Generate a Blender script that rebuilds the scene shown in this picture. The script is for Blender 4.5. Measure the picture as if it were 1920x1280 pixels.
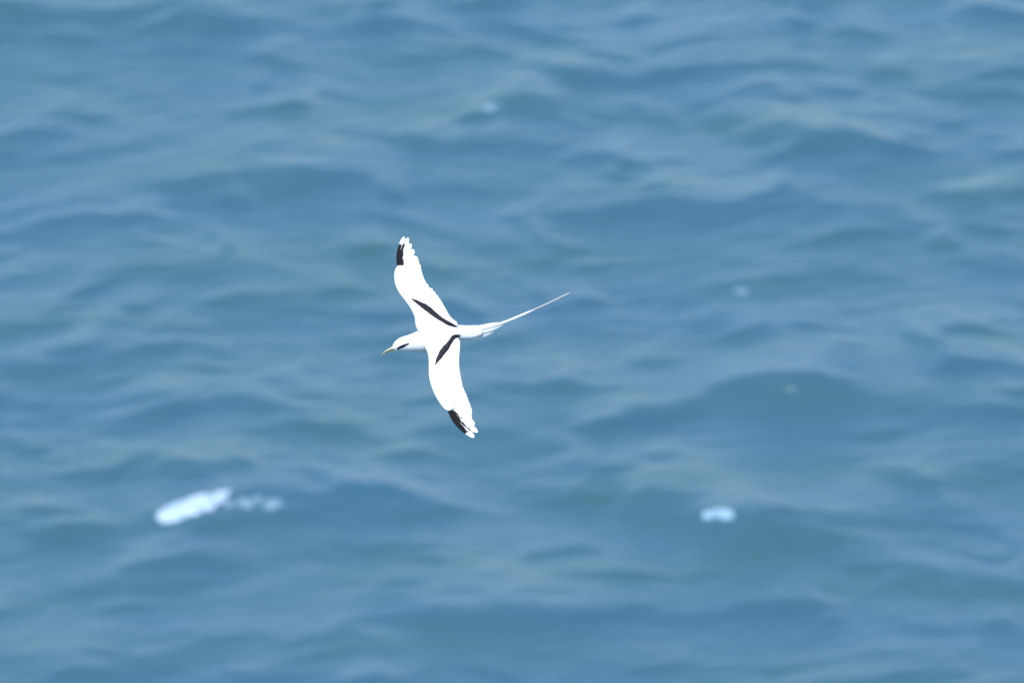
import bpy, bmesh, math, random
import numpy as np
from mathutils import Vector, Matrix
from mathutils.bvhtree import BVHTree

S = bpy.context.scene
for o in list(bpy.data.objects):
    bpy.data.objects.remove(o)
C = S.collection
random.seed(7)

# ------------------------------------------------------------------ camera
CAM_H = 100.0                       # on a cliff top above the sea
PITCH = math.radians(19.5)
FOCAL = 655.0
BIRD_DIST = 80.0
cd = bpy.data.cameras.new('camera')
cam = bpy.data.objects.new('camera', cd); C.objects.link(cam)
cam.location = (0, 0, CAM_H)
cam.rotation_euler = (math.radians(90) - PITCH, 0, 0)
cd.sensor_width = 36; cd.lens = FOCAL
cd.clip_start = 0.5; cd.clip_end = 60000
cd.dof.use_dof = True
cd.dof.focus_distance = BIRD_DIST
cd.dof.aperture_fstop = 10.0
S.camera = cam
S.render.resolution_x, S.render.resolution_y = 1024, 682

# ------------------------------------------------------------------ light
SUN_EL, SUN_AZ = math.radians(66), math.radians(205)     # azimuth clockwise from +Y : behind the camera, to the left
sd = bpy.data.lights.new('sun', 'SUN'); sun = bpy.data.objects.new('sun', sd); C.objects.link(sun)
sd.energy = 3.1; sd.angle = math.radians(0.5); sd.color = (1, .965, .91)
tosun = Vector((math.sin(SUN_AZ)*math.cos(SUN_EL), math.cos(SUN_AZ)*math.cos(SUN_EL), math.sin(SUN_EL)))
sun.rotation_euler = tosun.to_track_quat('Z', 'Y').to_euler()
sun.location = tosun * 50 + Vector((0, 0, CAM_H))
W = bpy.data.worlds.new('World'); S.world = W; W.use_nodes = True
nt = W.node_tree; nt.nodes.clear()
sky = nt.nodes.new('ShaderNodeTexSky'); sky.sky_type = 'NISHITA'; sky.sun_disc = False
sky.sun_elevation = SUN_EL; sky.sun_rotation = SUN_AZ
sky.altitude = 50; sky.air_density = 1.0; sky.dust_density = 0.0; sky.ozone_density = 6.0
bg = nt.nodes.new('ShaderNodeBackground'); bg.inputs[1].default_value = 0.15
wo = nt.nodes.new('ShaderNodeOutputWorld')
nt.links.new(sky.outputs[0], bg.inputs[0]); nt.links.new(bg.outputs[0], wo.inputs[0])
S.view_settings.view_transform = 'Standard'; S.view_settings.look = 'None'
S.view_settings.exposure = 0.92; S.view_settings.gamma = 1.0; S.view_settings.use_curve_mapping = False

# ------------------------------------------------------------------ camera geometry helpers
fwd = np.array([0, math.cos(PITCH), -math.sin(PITCH)])
upv = np.array([0, math.sin(PITCH), math.cos(PITCH)])
KPX = 36.0 / FOCAL / 1920.0         # radians per photograph pixel

def to_sea(px, py):                 # sea-level point seen at a pixel of the photograph
    d = fwd + np.array([1, 0, 0])*(px-960)*KPX + upv*(640-py)*KPX
    t = CAM_H / -d[2]
    return d[0]*t, d[1]*t

# ------------------------------------------------------------------ materials
def mat(name):
    m = bpy.data.materials.new(name); m.use_nodes = True
    n = m.node_tree; return m, n, n.nodes['Principled BSDF']
def N(n, t, **k):
    x = n.nodes.new(t)
    for a, b in k.items(): setattr(x, a, b)
    return x

def water_material():
    m, n, p = mat('sea_water')
    L = n.links.new
    geo = N(n, 'ShaderNodeNewGeometry')
    mp = N(n, 'ShaderNodeMapping'); mp.inputs['Scale'].default_value = (0.16, 0.4, 0.4)
    L(geo.outputs['Position'], mp.inputs[0])
    nz = N(n, 'ShaderNodeTexNoise'); nz.inputs['Scale'].default_value = 1.0; nz.inputs['Detail'].default_value = 3
    L(mp.outputs[0], nz.inputs[0])
    cr = N(n, 'ShaderNodeValToRGB')
    cr.color_ramp.elements[0].position = .36; cr.color_ramp.elements[0].color = (.033, .091, .108, 1)
    cr.color_ramp.elements[1].position = .66; cr.color_ramp.elements[1].color = (.031, .087, .127, 1)
    L(nz.outputs[0], cr.inputs[0]); L(cr.outputs[0], p.inputs['Base Color'])
    p.inputs['Roughness'].default_value = .26
    p.inputs['IOR'].default_value = 1.333
    # wind ripples
    mp2 = N(n, 'ShaderNodeMapping'); mp2.inputs['Scale'].default_value = (1.3, 3.2, 3.2)
    mp2.inputs['Rotation'].default_value = (0, 0, .12)
    L(geo.outputs['Position'], mp2.inputs[0])
    n2 = N(n, 'ShaderNodeTexNoise'); n2.inputs['Scale'].default_value = 1.0; n2.inputs['Detail'].default_value = 4; n2.inputs['Roughness'].default_value = .6
    L(mp2.outputs[0], n2.inputs[0])
    b = N(n, 'ShaderNodeBump'); b.inputs['Strength'].default_value = 1.0; b.inputs['Distance'].default_value = .06
    L(n2.outputs[0], b.inputs['Height']); L(b.outputs[0], p.inputs['Normal'])
    return m

def foam_material(name='sea_foam', k=1.0, t=(1, 1, 1)):
    m, n, p = mat(name)
    L = n.links.new
    geo = N(n, 'ShaderNodeNewGeometry')
    nz = N(n, 'ShaderNodeTexNoise'); nz.inputs['Scale'].default_value = 9; nz.inputs['Detail'].default_value = 4
    L(geo.outputs['Position'], nz.inputs[0])
    cr = N(n, 'ShaderNodeValToRGB')
    cr.color_ramp.elements[0].position = .35; cr.color_ramp.elements[0].color = (.20*k*t[0], .31*k*t[1], .39*k*t[2], 1)
    cr.color_ramp.elements[1].position = .6; cr.color_ramp.elements[1].color = (.42*k*t[0], .52*k*t[1], .60*k*t[2], 1)
    L(nz.outputs[0], cr.inputs[0]); L(cr.outputs[0], p.inputs['Base Color'])
    p.inputs['Roughness'].default_value = .7
    b = N(n, 'ShaderNodeBump'); b.inputs['Distance'].default_value = .03
    L(nz.outputs[0], b.inputs['Height']); L(b.outputs[0], p.inputs['Normal'])
    return m

def feather_material(name, white=(.62, .62, .60), dark=(.003, .0028, .004), use_attr=True):
    m, n, p = mat(name)
    L = n.links.new
    tc = N(n, 'ShaderNodeTexCoord')
    nz = N(n, 'ShaderNodeTexNoise'); nz.inputs['Scale'].default_value = 60; nz.inputs['Detail'].default_value = 3
    L(tc.outputs['Object'], nz.inputs[0])
    mr = N(n, 'ShaderNodeMapRange'); mr.inputs['To Min'].default_value = .9; mr.inputs['To Max'].default_value = 1.04
    L(nz.outputs[0], mr.inputs[0])
    mx = N(n, 'ShaderNodeMix', data_type='RGBA')
    mx.inputs['A'].default_value = (*white, 1); mx.inputs['B'].default_value = (*dark, 1)
    if use_attr:
        at = N(n, 'ShaderNodeAttribute', attribute_name='dark'); L(at.outputs['Fac'], mx.inputs['Factor'])
    else:
        mx.inputs['Factor'].default_value = 0
    ml = N(n, 'ShaderNodeVectorMath', operation='SCALE')
    L(mx.outputs['Result'], ml.inputs[0]); L(mr.outputs[0], ml.inputs['Scale'])
    L(ml.outputs[0], p.inputs['Base Color'])
    p.inputs['Roughness'].default_value = .7; p.inputs['Specular IOR Level'].default_value = .15
    b = N(n, 'ShaderNodeBump'); b.inputs['Distance'].default_value = .0008; b.inputs['Strength'].default_value = .6
    L(nz.outputs[0], b.inputs['Height']); L(b.outputs[0], p.inputs['Normal'])
    return m

def plain(name, col, rough, col2=None, scale=80):
    m, n, p = mat(name)
    L = n.links.new
    tc = N(n, 'ShaderNodeTexCoord')
    nz = N(n, 'ShaderNodeTexNoise'); nz.inputs['Scale'].default_value = scale
    L(tc.outputs['Object'], nz.inputs[0])
    cr = N(n, 'ShaderNodeValToRGB')
    cr.color_ramp.elements[0].position = .35; cr.color_ramp.elements[0].color = (*col, 1)
    cr.color_ramp.elements[1].position = .65; cr.color_ramp.elements[1].color = (*(col2 or [c*1.25 for c in col]), 1)
    L(nz.outputs[0], cr.inputs[0]); L(cr.outputs[0], p.inputs['Base Color'])
    p.inputs['Roughness'].default_value = rough
    return m

M_water, M_foam, M_mid, M_thin = water_material(), foam_material(), foam_material('patchy_foam', .8, (.8, .97, 1.0)), foam_material('thin_foam', .56, (.8, .98, 1.02))
M_body = feather_material('white_plumage', use_attr=False)
M_feath = feather_material('flight_feather')
M_bar = plain('black_feather', (.003, .0026, .006), .6)
M_bar.node_tree.nodes['Principled BSDF'].inputs['Specular IOR Level'].default_value = .2
M_bill = plain('horn_yellow', (.42, .38, .20), .5, (.52, .48, .32))
M_eye = plain('eye_black', (.01, .008, .008), .08)

# ------------------------------------------------------------------ sea surface
rng = np.random.default_rng(11)
TRAINS = []                          # (kx, ky, amplitude, phase)
def trains(n, lo, hi, spread, slope):
    for _ in range(n):
        lam = lo*(hi/lo)**rng.random()
        th = math.radians(90 + 2 + rng.normal()*spread)
        k = 2*math.pi/lam
        TRAINS.append((k*math.cos(th), k*math.sin(th), slope/k/math.sqrt(n), rng.random()*6.28))
trains(9, 3.2, 9.0, 18, .022)
trains(18, 1.3, 3.0, 26, .05)
trains(34, .42, 1.2, 26, .095)

# main wave faces: x, y of the crest (photo pixels), half length, face height in pixels, height m, tilt (rise to the right, px per px)
CRESTS = [
 (200, 16, 230, 26, .19, -.06), (400, 40, 110, 20, .12, -.05), (730, 34, 110, 20, .10, 0), (1010, 56, 110, 18, .09, -.1), (1300, 72, 130, 18, .08, 0),
 (1300, 116, 250, 22, .17, 0), (800, 92, 75, 24, .11, 0), (990, 180, 80, 30, .24, -.12), (1090, 205, 160, 22, .08, -.1),
 (1540, 250, 95, 40, .24, .12), (1650, 272, 180, 38, .13, -.05), (1900, 128, 90, 22, .12, .05), (1800, 165, 90, 26, .1, -.1),
 (1230, 372, 110, 34, .17, .05), (1400, 384, 210, 34, .23, -.03), (1650, 395, 110, 34, .10, 0), (1850, 355, 90, 42, .19, -.15),
 (420, 318, 210, 32, .18, 0), (650, 325, 90, 28, .1, 0), (60, 240, 90, 22, .13, 0), (190, 275, 130, 22, .08, .2), (330, 488, 160, 34, .14, .03),
 (930, 345, 140, 26, .10, 0), (660, 385, 110, 24, .08, -.1), (1500, 508, 190, 38, .16, .05), (1110, 288, 50, 18, .10, 0),
 (1460, 695, 110, 60, .36, -.02), (1620, 720, 150, 46, .26, -.12), (1850, 748, 140, 50, .18, -.12), (1290, 748, 170, 26, .17, .32),
 (1010, 722, 130, 28, .15, 0), (430, 738, 100, 26, .14, .06), (620, 788, 100, 28, .14, 0), (350, 876, 110, 18, .11, 0),
 (1375, 955, 120, 62, .36, .22), (1480, 985, 130, 46, .26, -.3), (600, 922, 230, 44, .20, .05), (430, 955, 150, 38, .14, .1), (800, 935, 120, 30, .13, -.1),
 (1070, 925, 70, 24, .14, 0), (1240, 930, 70, 24, .12, 0), (1370, 876, 100, 18, .09, 0), (360, 1035, 110, 42, .16, .05), (240, 1090, 150, 24, .11, .05),
 (850, 1130, 130, 50, .28, .05), (990, 1165, 130, 40, .12, -.1), (200, 1228, 190, 30, .13, .15), (640, 1205, 190, 26, .11, .2), (1200, 1128, 150, 26, .13, 0),
 (500, 548, 110, 34, .11, 0), (60, 600, 90, 22, .12, 0), (70, 680, 110, 26, .13, -.04), (1000, 480, 80, 24, .1, 0), (1620, 848, 100, 34, .12, -.25),
 (1710, 1070, 60, 30, .15, 0), (1850, 1085, 130, 24, .1, -.1), (1420, 1128, 130, 24, .1, 0), (1640, 1262, 120, 20, .1, 0), (160, 395, 100, 26, .11, 0),
 (830, 265, 110, 18, .07, 0), (1880, 680, 80, 26, .13, .1), (1080, 600, 110, 22, .08, -.1), (290, 640, 110, 28, .1, 0), (900, 850, 160, 20, .05, .1),
 (100, 985, 90, 18, .08, .1), (1130, 885, 60, 16, .08, .1), (430, 1195, 100, 22, .1, .1), (1800, 890, 150, 36, .12, -.05), (700, 1015, 110, 20, .07, .1),
]
def warp(x, y):
    wx = x + .45*np.sin(.55*y+1.3*np.sin(.31*x)) + .18*np.sin(1.9*y+.7*x) + .07*np.sin(5.1*y-2*x+1)
    wy = y + .35*np.sin(.62*x+.8) + .20*np.sin(1.45*x+.35*y+2) + .09*np.sin(3.3*x-1.1*y) + .035*np.sin(7.9*x+2.1*y+.4)
    return wx, wy
BUMPS = []
for (px, py, hw, vh, A, tilt) in CRESTS:
    x, y = to_sea(px, py)
    x1, y1 = to_sea(px+10, py-10*tilt)
    th = math.atan2(y1-y, x1-x)
    A = A*.80
    # the crest stands A above sea level and so shows higher in the picture: set it nearer by that amount
    y -= A/math.tan(PITCH)
    wx_, wy_ = warp(np.array([x]), np.array([y]))
    BUMPS.append((float(wx_[0]), float(wy_[0]), th, hw*.0088, max(.28, vh*.0165), A*.82))
for _ in range(520):                 # short wavelets between the larger seas
    x, y = rng.uniform(-14, 14), rng.uniform(258, 312)
    BUMPS.append((x, y, rng.normal()*.10, rng.uniform(.2, .7), rng.uniform(.16, .30), rng.uniform(.03, .072)))

def height(x, y):
    x = np.asarray(x, float); y = np.asarray(y, float)
    r = np.hypot(x/26.0, (y-283)/34.0)
    fade = 1/(1+np.maximum(0, r-1)**2*.6)
    wx, wy = warp(x, y)
    z = np.zeros_like(x)
    gust = .75 + .45*np.sin(.9*x+.4*y+1.1*np.sin(.5*y))*np.sin(.75*y-.3*x+.9*np.sin(.8*x)+1)
    for kx, ky, a, ph in TRAINS:       # steep on the near side, long on the far side
        t = kx*wx+ky*wy+ph
        z += a*(np.sin(t)+.36*np.sin(2*t))
    z *= .62*gust
    for bx, by, th, hw, bf, A in BUMPS:
        c, s = math.cos(th), math.sin(th)
        dx, dy = wx-bx, wy-by
        a = (dx*c+dy*s)/hw
        q = (-dx*s+dy*c)                 # >0 away from the camera
        q = q + .25*bf*a*a
        f = np.where(q < 0, np.exp(-(q/bf)**2), np.exp(-(q/(4.6*bf))**2))
        z += A*f*np.exp(-(a*a)**1.3)
    return z*fade

def axis(lo, hi, step, far):
    mid = np.arange(lo, hi+step/2, step)
    out = []; d = step; e = 0
    while e < far:
        d *= 1.16; e += d; out.append(e)
    out = np.array(out)
    return np.concatenate([(lo-out)[::-1], mid, hi+out])
xs = axis(-15, 15, .07, 40000)
ys = axis(262, 306, .09, 40000)
X, Y = np.meshgrid(xs, ys)
Z = height(X, Y)
def grid_mesh(name, X, Y, Z):
    ny, nx = X.shape
    me = bpy.data.meshes.new(name)
    co = np.stack([X, Y, Z], -1).reshape(-1, 3).astype(np.float32)
    i = np.arange(ny*nx).reshape(ny, nx)
    q = np.stack([i[:-1, :-1], i[:-1, 1:], i[1:, 1:], i[1:, :-1]], -1).reshape(-1, 4).astype(np.int32)
    me.vertices.add(len(co)); me.vertices.foreach_set('co', co.ravel())
    me.loops.add(q.size); me.loops.foreach_set('vertex_index', q.ravel())
    me.polygons.add(len(q)); me.polygons.foreach_set('loop_start', np.arange(0, q.size, 4, dtype=np.int32))
    me.polygons.foreach_set('use_smooth', np.ones(len(q), dtype=bool))
    me.update(calc_edges=True); me.validate()
    return me
me = grid_mesh('sea', X, Y, Z); me.materials.append(M_water)
sea = bpy.data.objects.new('sea', me); C.objects.link(sea)
sea['kind'] = 'structure'
sea['label'] = 'choppy blue sea with long low wind waves and teal wave faces'

def hit(px, py):                     # where the pixel's ray meets the wave surface
    d = fwd + np.array([1, 0, 0])*(px-960)*KPX + upv*(640-py)*KPX
    t = (CAM_H-1.2) / -d[2]
    for _ in range(400):
        x, y, z = d[0]*t, d[1]*t, CAM_H+d[2]*t
        g = z-float(height(np.array([x]), np.array([y]))[0])
        if g < .004: break
        t += max(.01, g*.8)
    return x, y

# ------------------------------------------------------------------ whitecaps
def whitecap(poly, label, thick, noise, seed, edge=.06):
    P = np.array([hit(*p) for p in poly])
    x0, y0 = P.min(0)-.25; x1, y1 = P.max(0)+.25
    gx = np.arange(x0, x1, .016); gy = np.arange(y0, y1, .024)
    X, Y = np.meshgrid(gx, gy)
    inside = np.zeros(X.shape, bool); dist = np.full(X.shape, 9.)
    for i in range(len(P)):
        (ax, ay), (bx, by) = P[i], P[(i+1) % len(P)]
        cross = ((ay > Y) != (by > Y)) & (X < (bx-ax)*(Y-ay)/(by-ay+1e-12)+ax)
        inside ^= cross
        ex, ey = bx-ax, by-ay
        tt = np.clip(((X-ax)*ex+(Y-ay)*ey)/(ex*ex+ey*ey), 0, 1)
        dist = np.minimum(dist, np.hypot(X-ax-tt*ex, Y-ay-tt*ey))
    sd_ = np.where(inside, dist, -dist)
    r = np.random.default_rng(seed)
    ed = np.zeros(X.shape)
    for _ in range(14):
        k = r.uniform(8, 34); th = r.uniform(0, 6.28)
        ed += np.sin(k*math.cos(th)*X+k*math.sin(th)*Y*.4+r.uniform(0, 6.28))
    sd_ = sd_ + edge*ed/np.abs(ed).max()
    nz = np.zeros(X.shape)
    for _ in range(34):
        k = r.uniform(14, 90); th = r.uniform(0, 6.28)
        nz += np.sin(k*math.cos(th)*X+k*math.sin(th)*Y*.5+r.uniform(0, 6.28))*(9/k)**.5
    nz /= np.abs(nz).max()
    h = thick*np.tanh(sd_/.10) + noise*nz*np.clip((sd_+.10)/.12, 0, 1) - .03*np.clip((-sd_)/.06, 0, 1)
    Zw = height(X, Y) + h
    keep = h > -.02
    me = grid_mesh('whitecap', X-P[:, 0].mean(), Y-P[:, 1].mean(), Zw)
    bm = bmesh.new(); bm.from_mesh(me)
    kv = keep.ravel(); bm.verts.ensure_lookup_table()
    bmesh.ops.delete(bm, geom=[v for v in bm.verts if not kv[v.index]], context='VERTS')
    bm.to_mesh(me); bm.free()
    me.materials.append(M_foam if thick > .05 else M_mid if thick > .02 else M_thin)
    o = bpy.data.objects.new('whitecap', me); C.objects.link(o)
    o.location = (P[:, 0].mean(), P[:, 1].mean(), 0)
    o['label'] = label; o['category'] = 'whitecap'; o['group'] = 'whitecaps on the sea'
    return o
whitecap([(292, 968), (304, 957), (347, 935), (385, 928), (436, 917), (422, 934), (382, 962), (335, 975), (300, 980)],
         'largest bright white breaking crest, a slanting patch of foam lower left of the bird', .056, .03, 1, .07)
whitecap([(420, 936), (455, 931), (480, 932), (524, 932), (534, 946), (500, 955), (470, 952), (450, 948), (422, 950)],
         'thin pale lacy foam trailing to the right of the biggest white foam patch', .008, .04, 2, .07)
whitecap([(1318, 957), (1345, 953), (1374, 956), (1376, 970), (1350, 974), (1320, 972)],
         'small pale blue foam dab on a dark wave peak, lower right of the bird', .03, .02, 3, .03)
whitecap([(898, 205), (915, 196), (940, 195), (944, 205), (918, 209)],
         'faint pale foam fleck high in the picture, left of a dark wave', .0, .03, 4)
whitecap([(1374, 541), (1400, 540), (1402, 550), (1376, 550)],
         'faint greenish foam fleck right of the end of the long tail streamer', .003, .012, 5, .02)

# ------------------------------------------------------------------ the bird
# local frame of the bird: x right, y up, z towards its back (the side seen); units are photograph pixels times KB
KB = BIRD_DIST*KPX
U0, V0 = 820.0, 632.0
root = bpy.data.objects.new('tropicbird', None); C.objects.link(root)
root.rotation_euler = cam.rotation_euler
root.location = Vector((0, 0, CAM_H)) + Vector(fwd)*BIRD_DIST + Vector((1, 0, 0))*(U0-960)*KB + Vector(upv)*(640-V0)*KB
root.empty_display_size = .1
root['label'] = 'white seabird gliding over the sea, black wing bars and long thin tail streamer'
root['category'] = 'bird'

def P3(u, v, w): return Vector(((u-U0)*KB, (V0-v)*KB, w*KB))
TB = math.tan(math.radians(24))
def wsurf(u, v):                     # the sheet the wings lie in: banked, arched along the span
    dy = 632-v
    s = min(1.15, abs(dy)/190)
    w = -TB*dy + 30*s*(1-s*.95) + 6
    # nose-down camber: leading edge lower than mid chord
    return w
def part(name, me, m, parent=root, label=None, smooth=True):
    me.materials.append(m)
    if smooth:
        for p in me.polygons: p.use_smooth = True
    o = bpy.data.objects.new(name, me); C.objects.link(o); o.parent = parent
    if label: o['label'] = label
    return o

def loft_bm(bm, rings):
    vr = [[bm.verts.new(p) for p in r] for r in rings]
    n = len(vr[0])
    for a, b in zip(vr, vr[1:]):
        for i in range(n):
            bm.faces.new((a[i], a[(i+1) % n], b[(i+1) % n], b[i]))
    bm.faces.new(vr[0][::-1]); bm.faces.new(vr[-1])

def catmull(pts, n):
    pts = [np.array(p, float) for p in pts]
    out = []
    m = len(pts)-1
    for i in range(n):
        t = i/(n-1)*m; k = min(int(t), m-1); f = t-k
        p0 = pts[max(0, k-1)]; p1 = pts[k]; p2 = pts[k+1]; p3 = pts[min(m, k+2)]
        out.append(.5*((2*p1)+(-p0+p2)*f+(2*p0-5*p1+4*p2-p3)*f*f+(-p0+3*p1-3*p2+p3)*f**3))
    return out

# trunk, neck and head: u, v, half width across, half depth, w of the centre
spine = [(736, 650.5, 3.5, 4, -7), (739, 649.5, 7.5, 8, -7), (743, 648, 10.5, 11.5, -7), (750, 646, 13.2, 14, -7), (758, 644.5, 14.6, 14.5, -7),
         (767, 643, 16, 15, -8), (778, 641, 18.5, 17.5, -9), (792, 638, 22.5, 21, -11), (810, 634, 24.5, 23, -12), (828, 630, 22.5, 21, -11),
         (846, 626, 18, 17, -9), (862, 623.3, 14.2, 12, -7), (878, 622.8, 13, 8, -6), (892, 621, 11.5, 5, -5), (905, 618.5, 8, 3, -5)]
bm = bmesh.new()
rings = []
for c in catmull(spine, 60):
    u, v, rw, rd, w = c
    ring = []
    for i in range(28):
        a = 2*math.pi*i/28
        # cross axis follows the bank of the body
        cx = math.cos(a)*rw; cz = math.sin(a)*rd
        ring.append(P3(u, v-cx, w+cz-TB*cx*.5))
    rings.append(ring)
loft_bm(bm, rings)
# wing arms with their coverts: leading edge, trailing edge, share of the chord covered, thickness
UP = [((800, 636), (868, 622), .92, 12), ((786, 624), (862, 616), .9, 11), ((779.5, 610), (856, 608), .82, 9), ((777, 594), (843, 596), .72, 7.5), ((769, 577), (833, 579), .66, 6.5),
      ((757, 560.5), (821, 561), .64, 6), ((746, 545), (806, 545), .64, 5.5), ((740, 529), (797, 530), .66, 5), ((739, 514), (790, 514), .64, 4.2), ((741.5, 503), (778, 500), .55, 3.2), ((746, 497.5), (762, 497), .5, 2)]
LO = [((798, 634), (868, 626), .92, 12), ((797, 650), (863, 640), .9, 11), ((802.5, 664), (861.5, 654), .82, 9), ((804, 683), (861, 674), .72, 7.5), ((804.5, 705), (862, 693), .66, 6.5),
      ((810.5, 728), (868, 715), .64, 6), ((820, 748), (874, 733), .64, 5.2), ((829, 761), (878, 744), .58, 4.2), ((835.5, 767.5), (870, 753), .5, 3), ((842, 770), (858, 762), .5, 2)]
for sec in (UP, LO):
    flat = [(*a, *b, c, t) for a, b, c, t in sec]
    rings = []
    for r in catmull(flat, 46):
        lu, lv, tu, tv, cov, th = r
        top, bot = [], []
        for j in range(13):
            f = (j/12)**1.6
            g = f*cov
            u, v = lu+(tu-lu)*g, lv+(tv-lv)*g
            prof = (math.sqrt(max(0, f))*(1-f)*2.0 + .12*(1-f))*th*.55
            base = wsurf(u, v) - 3.0*(1-g)**2*(th/8)
            top.append(P3(u, v, base+prof+.9)); bot.append(P3(u, v, base-prof*.8-.9))
        rings.append(top+bot[::-1])
    loft_bm(bm, rings)
bmesh.ops.recalc_face_normals(bm, faces=bm.faces)
me = bpy.data.meshes.new('body_raw'); bm.to_mesh(me); bm.free()
tmp = bpy.data.objects.new('body_raw', me); C.objects.link(tmp)
md = tmp.modifiers.new('r', 'REMESH'); md.mode = 'VOXEL'; md.voxel_size = .0019
ms = tmp.modifiers.new('s', 'SMOOTH'); ms.iterations = 6; ms.factor = .5
dg = bpy.context.evaluated_depsgraph_get()
bme = bpy.data.meshes.new_from_object(tmp.evaluated_get(dg), depsgraph=dg)
bpy.data.objects.remove(tmp)
bme.name = 'body'; bme.materials.clear()
body = part('body', bme, M_body)

def feather(name, pts, width, lift, layer, black=None, tip=.25, label=None, curve_w=0.0, root_w=.35, n=16):
    """pts: centre line in photo pixels, root to tip. black(t, c) -> 0..1 ; c runs -1 (leading web) .. 1"""
    cl = catmull(pts, n)
    bm = bmesh.new(); rows = []; dk = []
    m = 11
    for i, c in enumerate(cl):
        t = i/(n-1)
        a = cl[max(0, i-1)]; b = cl[min(n-1, i+1)]
        d = b-a; d /= np.linalg.norm(d)+1e-9
        pn = np.array([-d[1], d[0]])
        wdt = width*(root_w+(1-root_w)*min(1, t*3))
        if t > 1-tip:
            q = (t-(1-tip))/tip
            wdt *= (1-q**1.7)**.8*.95+.05
        top, bot = [], []
        for j in range(m):
            cc = -1+2*j/(m-1)
            p = c[:2]+pn*cc*wdt*.5
            w = lift(p[0], p[1])+layer + curve_w*t*t + .5*(1-cc*cc) + (.35 if j == m//2 else 0)
            top.append((p[0], p[1], w, cc)); bot.append((p[0], p[1], w-.7, cc))
        row = top+bot[::-1]
        rows.append([bm.verts.new(P3(*r[:3])) for r in row])
        dk += [black(t, r[3]) if black else 0. for r in row]
    k = len(rows[0])
    for a, b in zip(rows, rows[1:]):
        for i in range(k):
            bm.faces.new((a[i], a[(i+1) % k], b[(i+1) % k], b[i]))
    bm.faces.new(rows[0][::-1]); bm.faces.new(rows[-1])
    bmesh.ops.recalc_face_normals(bm, faces=bm.faces)
    me = bpy.data.meshes.new(name); bm.to_mesh(me); bm.free()
    at = me.attributes.new('dark', 'FLOAT', 'POINT'); at.data.foreach_set('value', dk)
    return part(name, me, M_feath, label=label)

def blk(t0, t1, ca, cb, sgn=1):      # black from the leading web inwards, its inner border running from ca to cb
    def f(t, c):
        if not t0 < t < t1: return 0.
        if c*sgn > .82: return 0.        # narrow pale fringe of the vane
        return float(c*sgn <= ca+(cb-ca)*(t-t0)/(t1-t0)+.12*math.sin(37*t+sgn))
    return f
def spread(pts, n): return [tuple(p) for p in catmull(pts, n)]
# flight feathers of the wing raised towards the top of the picture
fr = [(746, 500), (749, 501), (752, 503), (755, 506), (757, 510), (759, 515), (761, 520), (763, 525), (766, 530), (769, 535)]
ft = [(758, 443.5), (766, 445), (770.5, 456), (775.5, 468), (782.5, 481), (787.5, 494), (791, 506), (793.5, 518), (797.5, 528), (804, 539)]
bw = [8, 9, 10.5, 12, 13.5, 14, 14, 14, 14, 14]
bl = [blk(.04, .73, 3, .2), blk(.0, .76, 1.5, -.1), blk(.0, .74, 1.2, -1), blk(.0, .60, .5, -1), None, None, None, None, None, None]
fr = fr[:4]+spread(fr[4:], 9); ft = ft[:4]+spread(ft[4:], 9); bw = bw[:4]+[14]*9; bl = bl[:4]+[None]*9
for i in range(13):
    (a, b), (c, d) = fr[i], ft[i]; c += random.uniform(-.9, .5); d += random.uniform(-.8, .8)
    k = 5.5*(1-i/12)
    mid = ((a+c)/2-k*.75, (b+d)/2+k*.1)
    feather('flight_feather', [(a, b), mid, (c, d)], bw[i], wsurf, -2.4+i*.18, bl[i], tip=random.uniform(.15, .24), n=24,
            label='outer flight feather with a black vane and white tip' if bl[i] else None)
sr = [(773, 542), (777, 551), (782, 560), (786, 569), (790, 577), (794, 585), (799, 592), (805, 598), (812, 603)]
st = [(812, 549), (820, 558.5), (826.5, 567), (832, 576), (837, 584.5), (841.5, 593), (846, 600), (852, 606), (858, 610.5)]
sr, st = spread(sr, 13), spread(st, 13)
for i in range(13):
    (a, b), (c, d) = sr[i], st[i]
    feather('flight_feather', [(a, b), ((a+c)/2, (b+d)/2-2), (c, d)], 15, wsurf, -.2+i*.10, None, tip=.16)
# flight feathers of the wing reaching down
fr = [(840, 767), (840, 764), (840, 760), (840, 756), (838, 752), (836, 747), (834, 742), (831, 737), (828, 732), (826, 727)]
ft = [(881, 815), (889.5, 819.5), (896.5, 810), (890.5, 796), (885.5, 784), (885.5, 771.5), (881.5, 760), (878, 750), (874.5, 740), (870.5, 730)]
bl = [blk(.02, .86, 3, .2, -1), blk(.0, .78, 1.4, .1, -1), blk(.0, .88, 1.1, -1, -1), blk(.0, .82, .7, -1, -1), blk(.05, .4, .0, -1, -1), None, None, None, None, None]
bw = [8.5, 10, 11.5, 13, 13.5, 14, 14, 14, 14, 14]
fr = fr[:4]+spread(fr[4:], 9); ft = ft[:4]+spread(ft[4:], 9); bw = bw[:4]+[14]*9; bl = bl[:4]+bl[4:5]+[None]*8
for i in range(13):
    (a, b), (c, d) = fr[i], ft[i]; c += random.uniform(-.9, .5); d += random.uniform(-.8, .8)
    k = 4.0*(1-i/12)
    mid = ((a+c)/2-k*.8, (b+d)/2+k*.6)
    feather('flight_feather', [(a, b), mid, (c, d)], bw[i], wsurf, -2.4+i*.18, bl[i], tip=random.uniform(.15, .24), n=24,
            label='outer flight feather with a black vane and white tip' if bl[i] else None)
sr = [(825, 722), (822, 713), (820, 703), (818, 694), (817, 685), (818, 676), (820, 667), (823, 659), (828, 650)]
st = [(867.5, 720.5), (865.5, 711), (863.5, 701), (862, 690), (861.3, 679), (861.3, 668), (861.8, 657), (862.5, 647), (862, 638)]
sr, st = spread(sr, 13), spread(st, 13)
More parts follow.
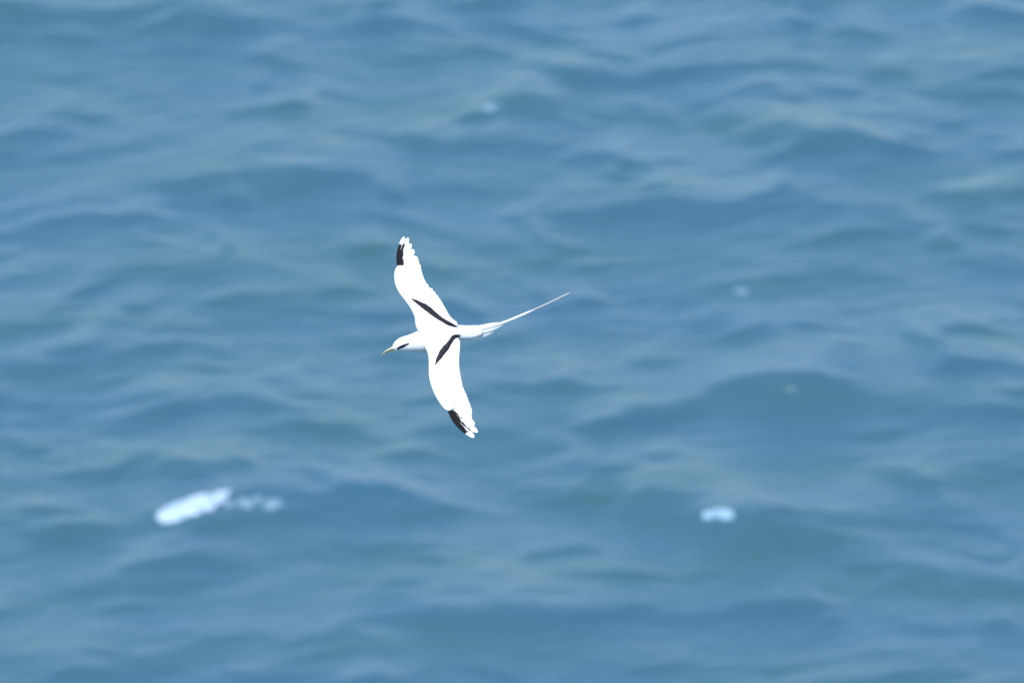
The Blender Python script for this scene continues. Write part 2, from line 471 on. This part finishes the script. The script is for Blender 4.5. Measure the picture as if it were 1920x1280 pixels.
for i in range(13):
    (a, b), (c, d) = sr[i], st[i]
    feather('flight_feather', [(a, b), ((a+c)/2, (b+d)/2+1), (c, d)], 15, wsurf, -.2+i*.10, None, tip=.16)
# tail
tw = lambda u, v: -6 + (u-870)*-.02
for i, (r, m_, t, wd) in enumerate([((864, 631), (893, 629.5), (921, 622.5), 13), ((864, 629), (896, 627), (929, 618), 13), ((866, 627), (900, 623.5), (937, 611.5), 13),
                     ((866, 616), (900, 614.5), (935, 606), 10), ((866, 619), (900, 616.5), (942, 605), 10), ((866, 622), (902, 620), (945, 607), 11)]):
    feather('tail_feather', [r, m_, t], wd, tw, -1.8+i*.5, None, tip=.35, root_w=.8)
feather('tail_streamer', [(880, 622), (915, 614.5), (945, 604.5), (972, 593.5), (997, 583.2)], 5.2, tw, 1.0, None, tip=.04, root_w=.9, n=24,
        label='broader white tail streamer, the shorter one')
feather('tail_streamer', [(880, 621), (920, 613), (960, 599), (1000, 581.2), (1035, 565), (1071, 547.5)], 3.0, tw, 1.7, lambda t, c: .4 if t > .6 else .1, tip=.06, root_w=.9, n=40, curve_w=6,
        label='hair-thin long tail streamer, reaching furthest')

# black wing bars and eye stripes lie on the plumage
bpy.context.view_layer.update()
vs, fs = [], []
for o in root.children:
    k = len(vs); vs += [v.co.copy() for v in o.data.vertices]; fs += [[i+k for i in p.vertices] for p in o.data.polygons]
bvh = BVHTree.FromPolygons(vs, fs)
def surf(u, v, side=1):
    o = P3(u, v, 200*side)
    h = bvh.ray_cast(o, Vector((0, 0, -side)))
    return h[0].z/KB if h[0] is not None else None
def overlay(name, ea, eb, n=34, lift=1.0, side=1, shift=(0, 0), label=None, jag=.5):
    A_ = catmull(ea, n); B_ = catmull(eb, n)
    r = random.Random(5)
    bm = bmesh.new(); rows = []
    for i in range(n):
        ja, jb = r.uniform(-jag, jag), r.uniform(-jag, jag)
        row = []; m = 7
        d = B_[i]-A_[i]; L_ = np.linalg.norm(d)+1e-6
        a = A_[i]-d/L_*ja; b = B_[i]+d/L_*jb
        ws = []
        for j in range(m):
            p = a+(b-a)*j/(m-1)
            w = surf(p[0], p[1], side)
            ws.append((p, w))
        last = next((w for _, w in ws if w is not None), 0)
        tops, bots = [], []
        for j, (p, w) in enumerate(ws):
            if w is None: w = last
            last = w
            edge = 1-abs(2*j/(m-1)-1)**3
            tops.append(bm.verts.new(P3(p[0], p[1], w+side*(.35+lift*edge)))); bots.append(bm.verts.new(P3(p[0], p[1], w-side*.6)))
        rows.append(tops+bots[::-1])
    k = len(rows[0])
    for a, b in zip(rows, rows[1:]):
        for i in range(k):
            bm.faces.new((a[i], a[(i+1) % k], b[(i+1) % k], b[i]))
    bm.faces.new(rows[0][::-1]); bm.faces.new(rows[-1])
    bmesh.ops.recalc_face_normals(bm, faces=bm.faces)
    me = bpy.data.meshes.new(name); bm.to_mesh(me); bm.free()
    return part(name, me, M_bar, label=label)
overlay('wing_bar', [(771.5, 559), (787, 564.8), (804, 573.5), (820, 587.5), (835.6, 599), (857, 610.5)],
        [(772.5, 561.5), (788.5, 575), (807.5, 589.5), (826, 601.5), (842, 610.5), (855, 613)], label='black bar across the inner part of the upper wing')
overlay('wing_bar', [(815.6, 683.5), (819.5, 668.5), (828, 652.5), (839, 641), (848.5, 628.5), (864, 627)],
        [(817.5, 682), (826, 673.5), (835, 662), (843, 651), (851.5, 637), (862, 631)], label='black bar across the inner part of the lower wing')
overlay('eye_stripe', [(744, 652), (750, 648.3), (758, 645), (767, 642.6)], [(745.5, 655.8), (751, 653.4), (759, 650), (767.5, 644)], n=18, lift=.6, jag=.2)

# eyes
def ball(name, u, v, w, r):
    bm = bmesh.new(); bmesh.ops.create_uvsphere(bm, u_segments=16, v_segments=10, radius=r*KB)
    bmesh.ops.translate(bm, verts=bm.verts, vec=P3(u, v, w))
    me = bpy.data.meshes.new(name); bm.to_mesh(me); bm.free()
    return part(name, me, M_eye)
w = surf(749.5, 651.5) or 0
ball('eye', 749.5, 651.5, w-.6, 2.3)
ball('eye', 750, 636.5, -17, 2.3)

# bill: two mandibles, slightly hooked
def mandible(pts, rad, flat=.8):
    bm = bmesh.new(); rings = []
    cl = catmull([(*p, r) for p, r in zip(pts, rad)], 18)
    for c in cl:
        u, v, w, r = c
        rings.append([P3(u+.45*math.cos(a)*r, v-.9*math.cos(a)*r, w+math.sin(a)*r*flat) for a in [2*math.pi*i/14 for i in range(14)]])
    loft_bm(bm, rings); bmesh.ops.recalc_face_normals(bm, faces=bm.faces)
    me = bpy.data.meshes.new('mandible'); bm.to_mesh(me); bm.free(); return me
part('mandible', mandible([(741, 650.5, -5), (733, 653.5, -5), (724, 657.8, -5), (717.5, 662.5, -5), (713.3, 667, -5)], [4.8, 3.7, 2.7, 1.8, .5]), M_bill, label='upper half of the yellow bill')
part('mandible', mandible([(742, 654.5, -7), (734, 657, -7), (725, 660.2, -7), (718, 664, -6)], [3.6, 2.7, 1.8, .4]), M_bill, label='lower half of the yellow bill')
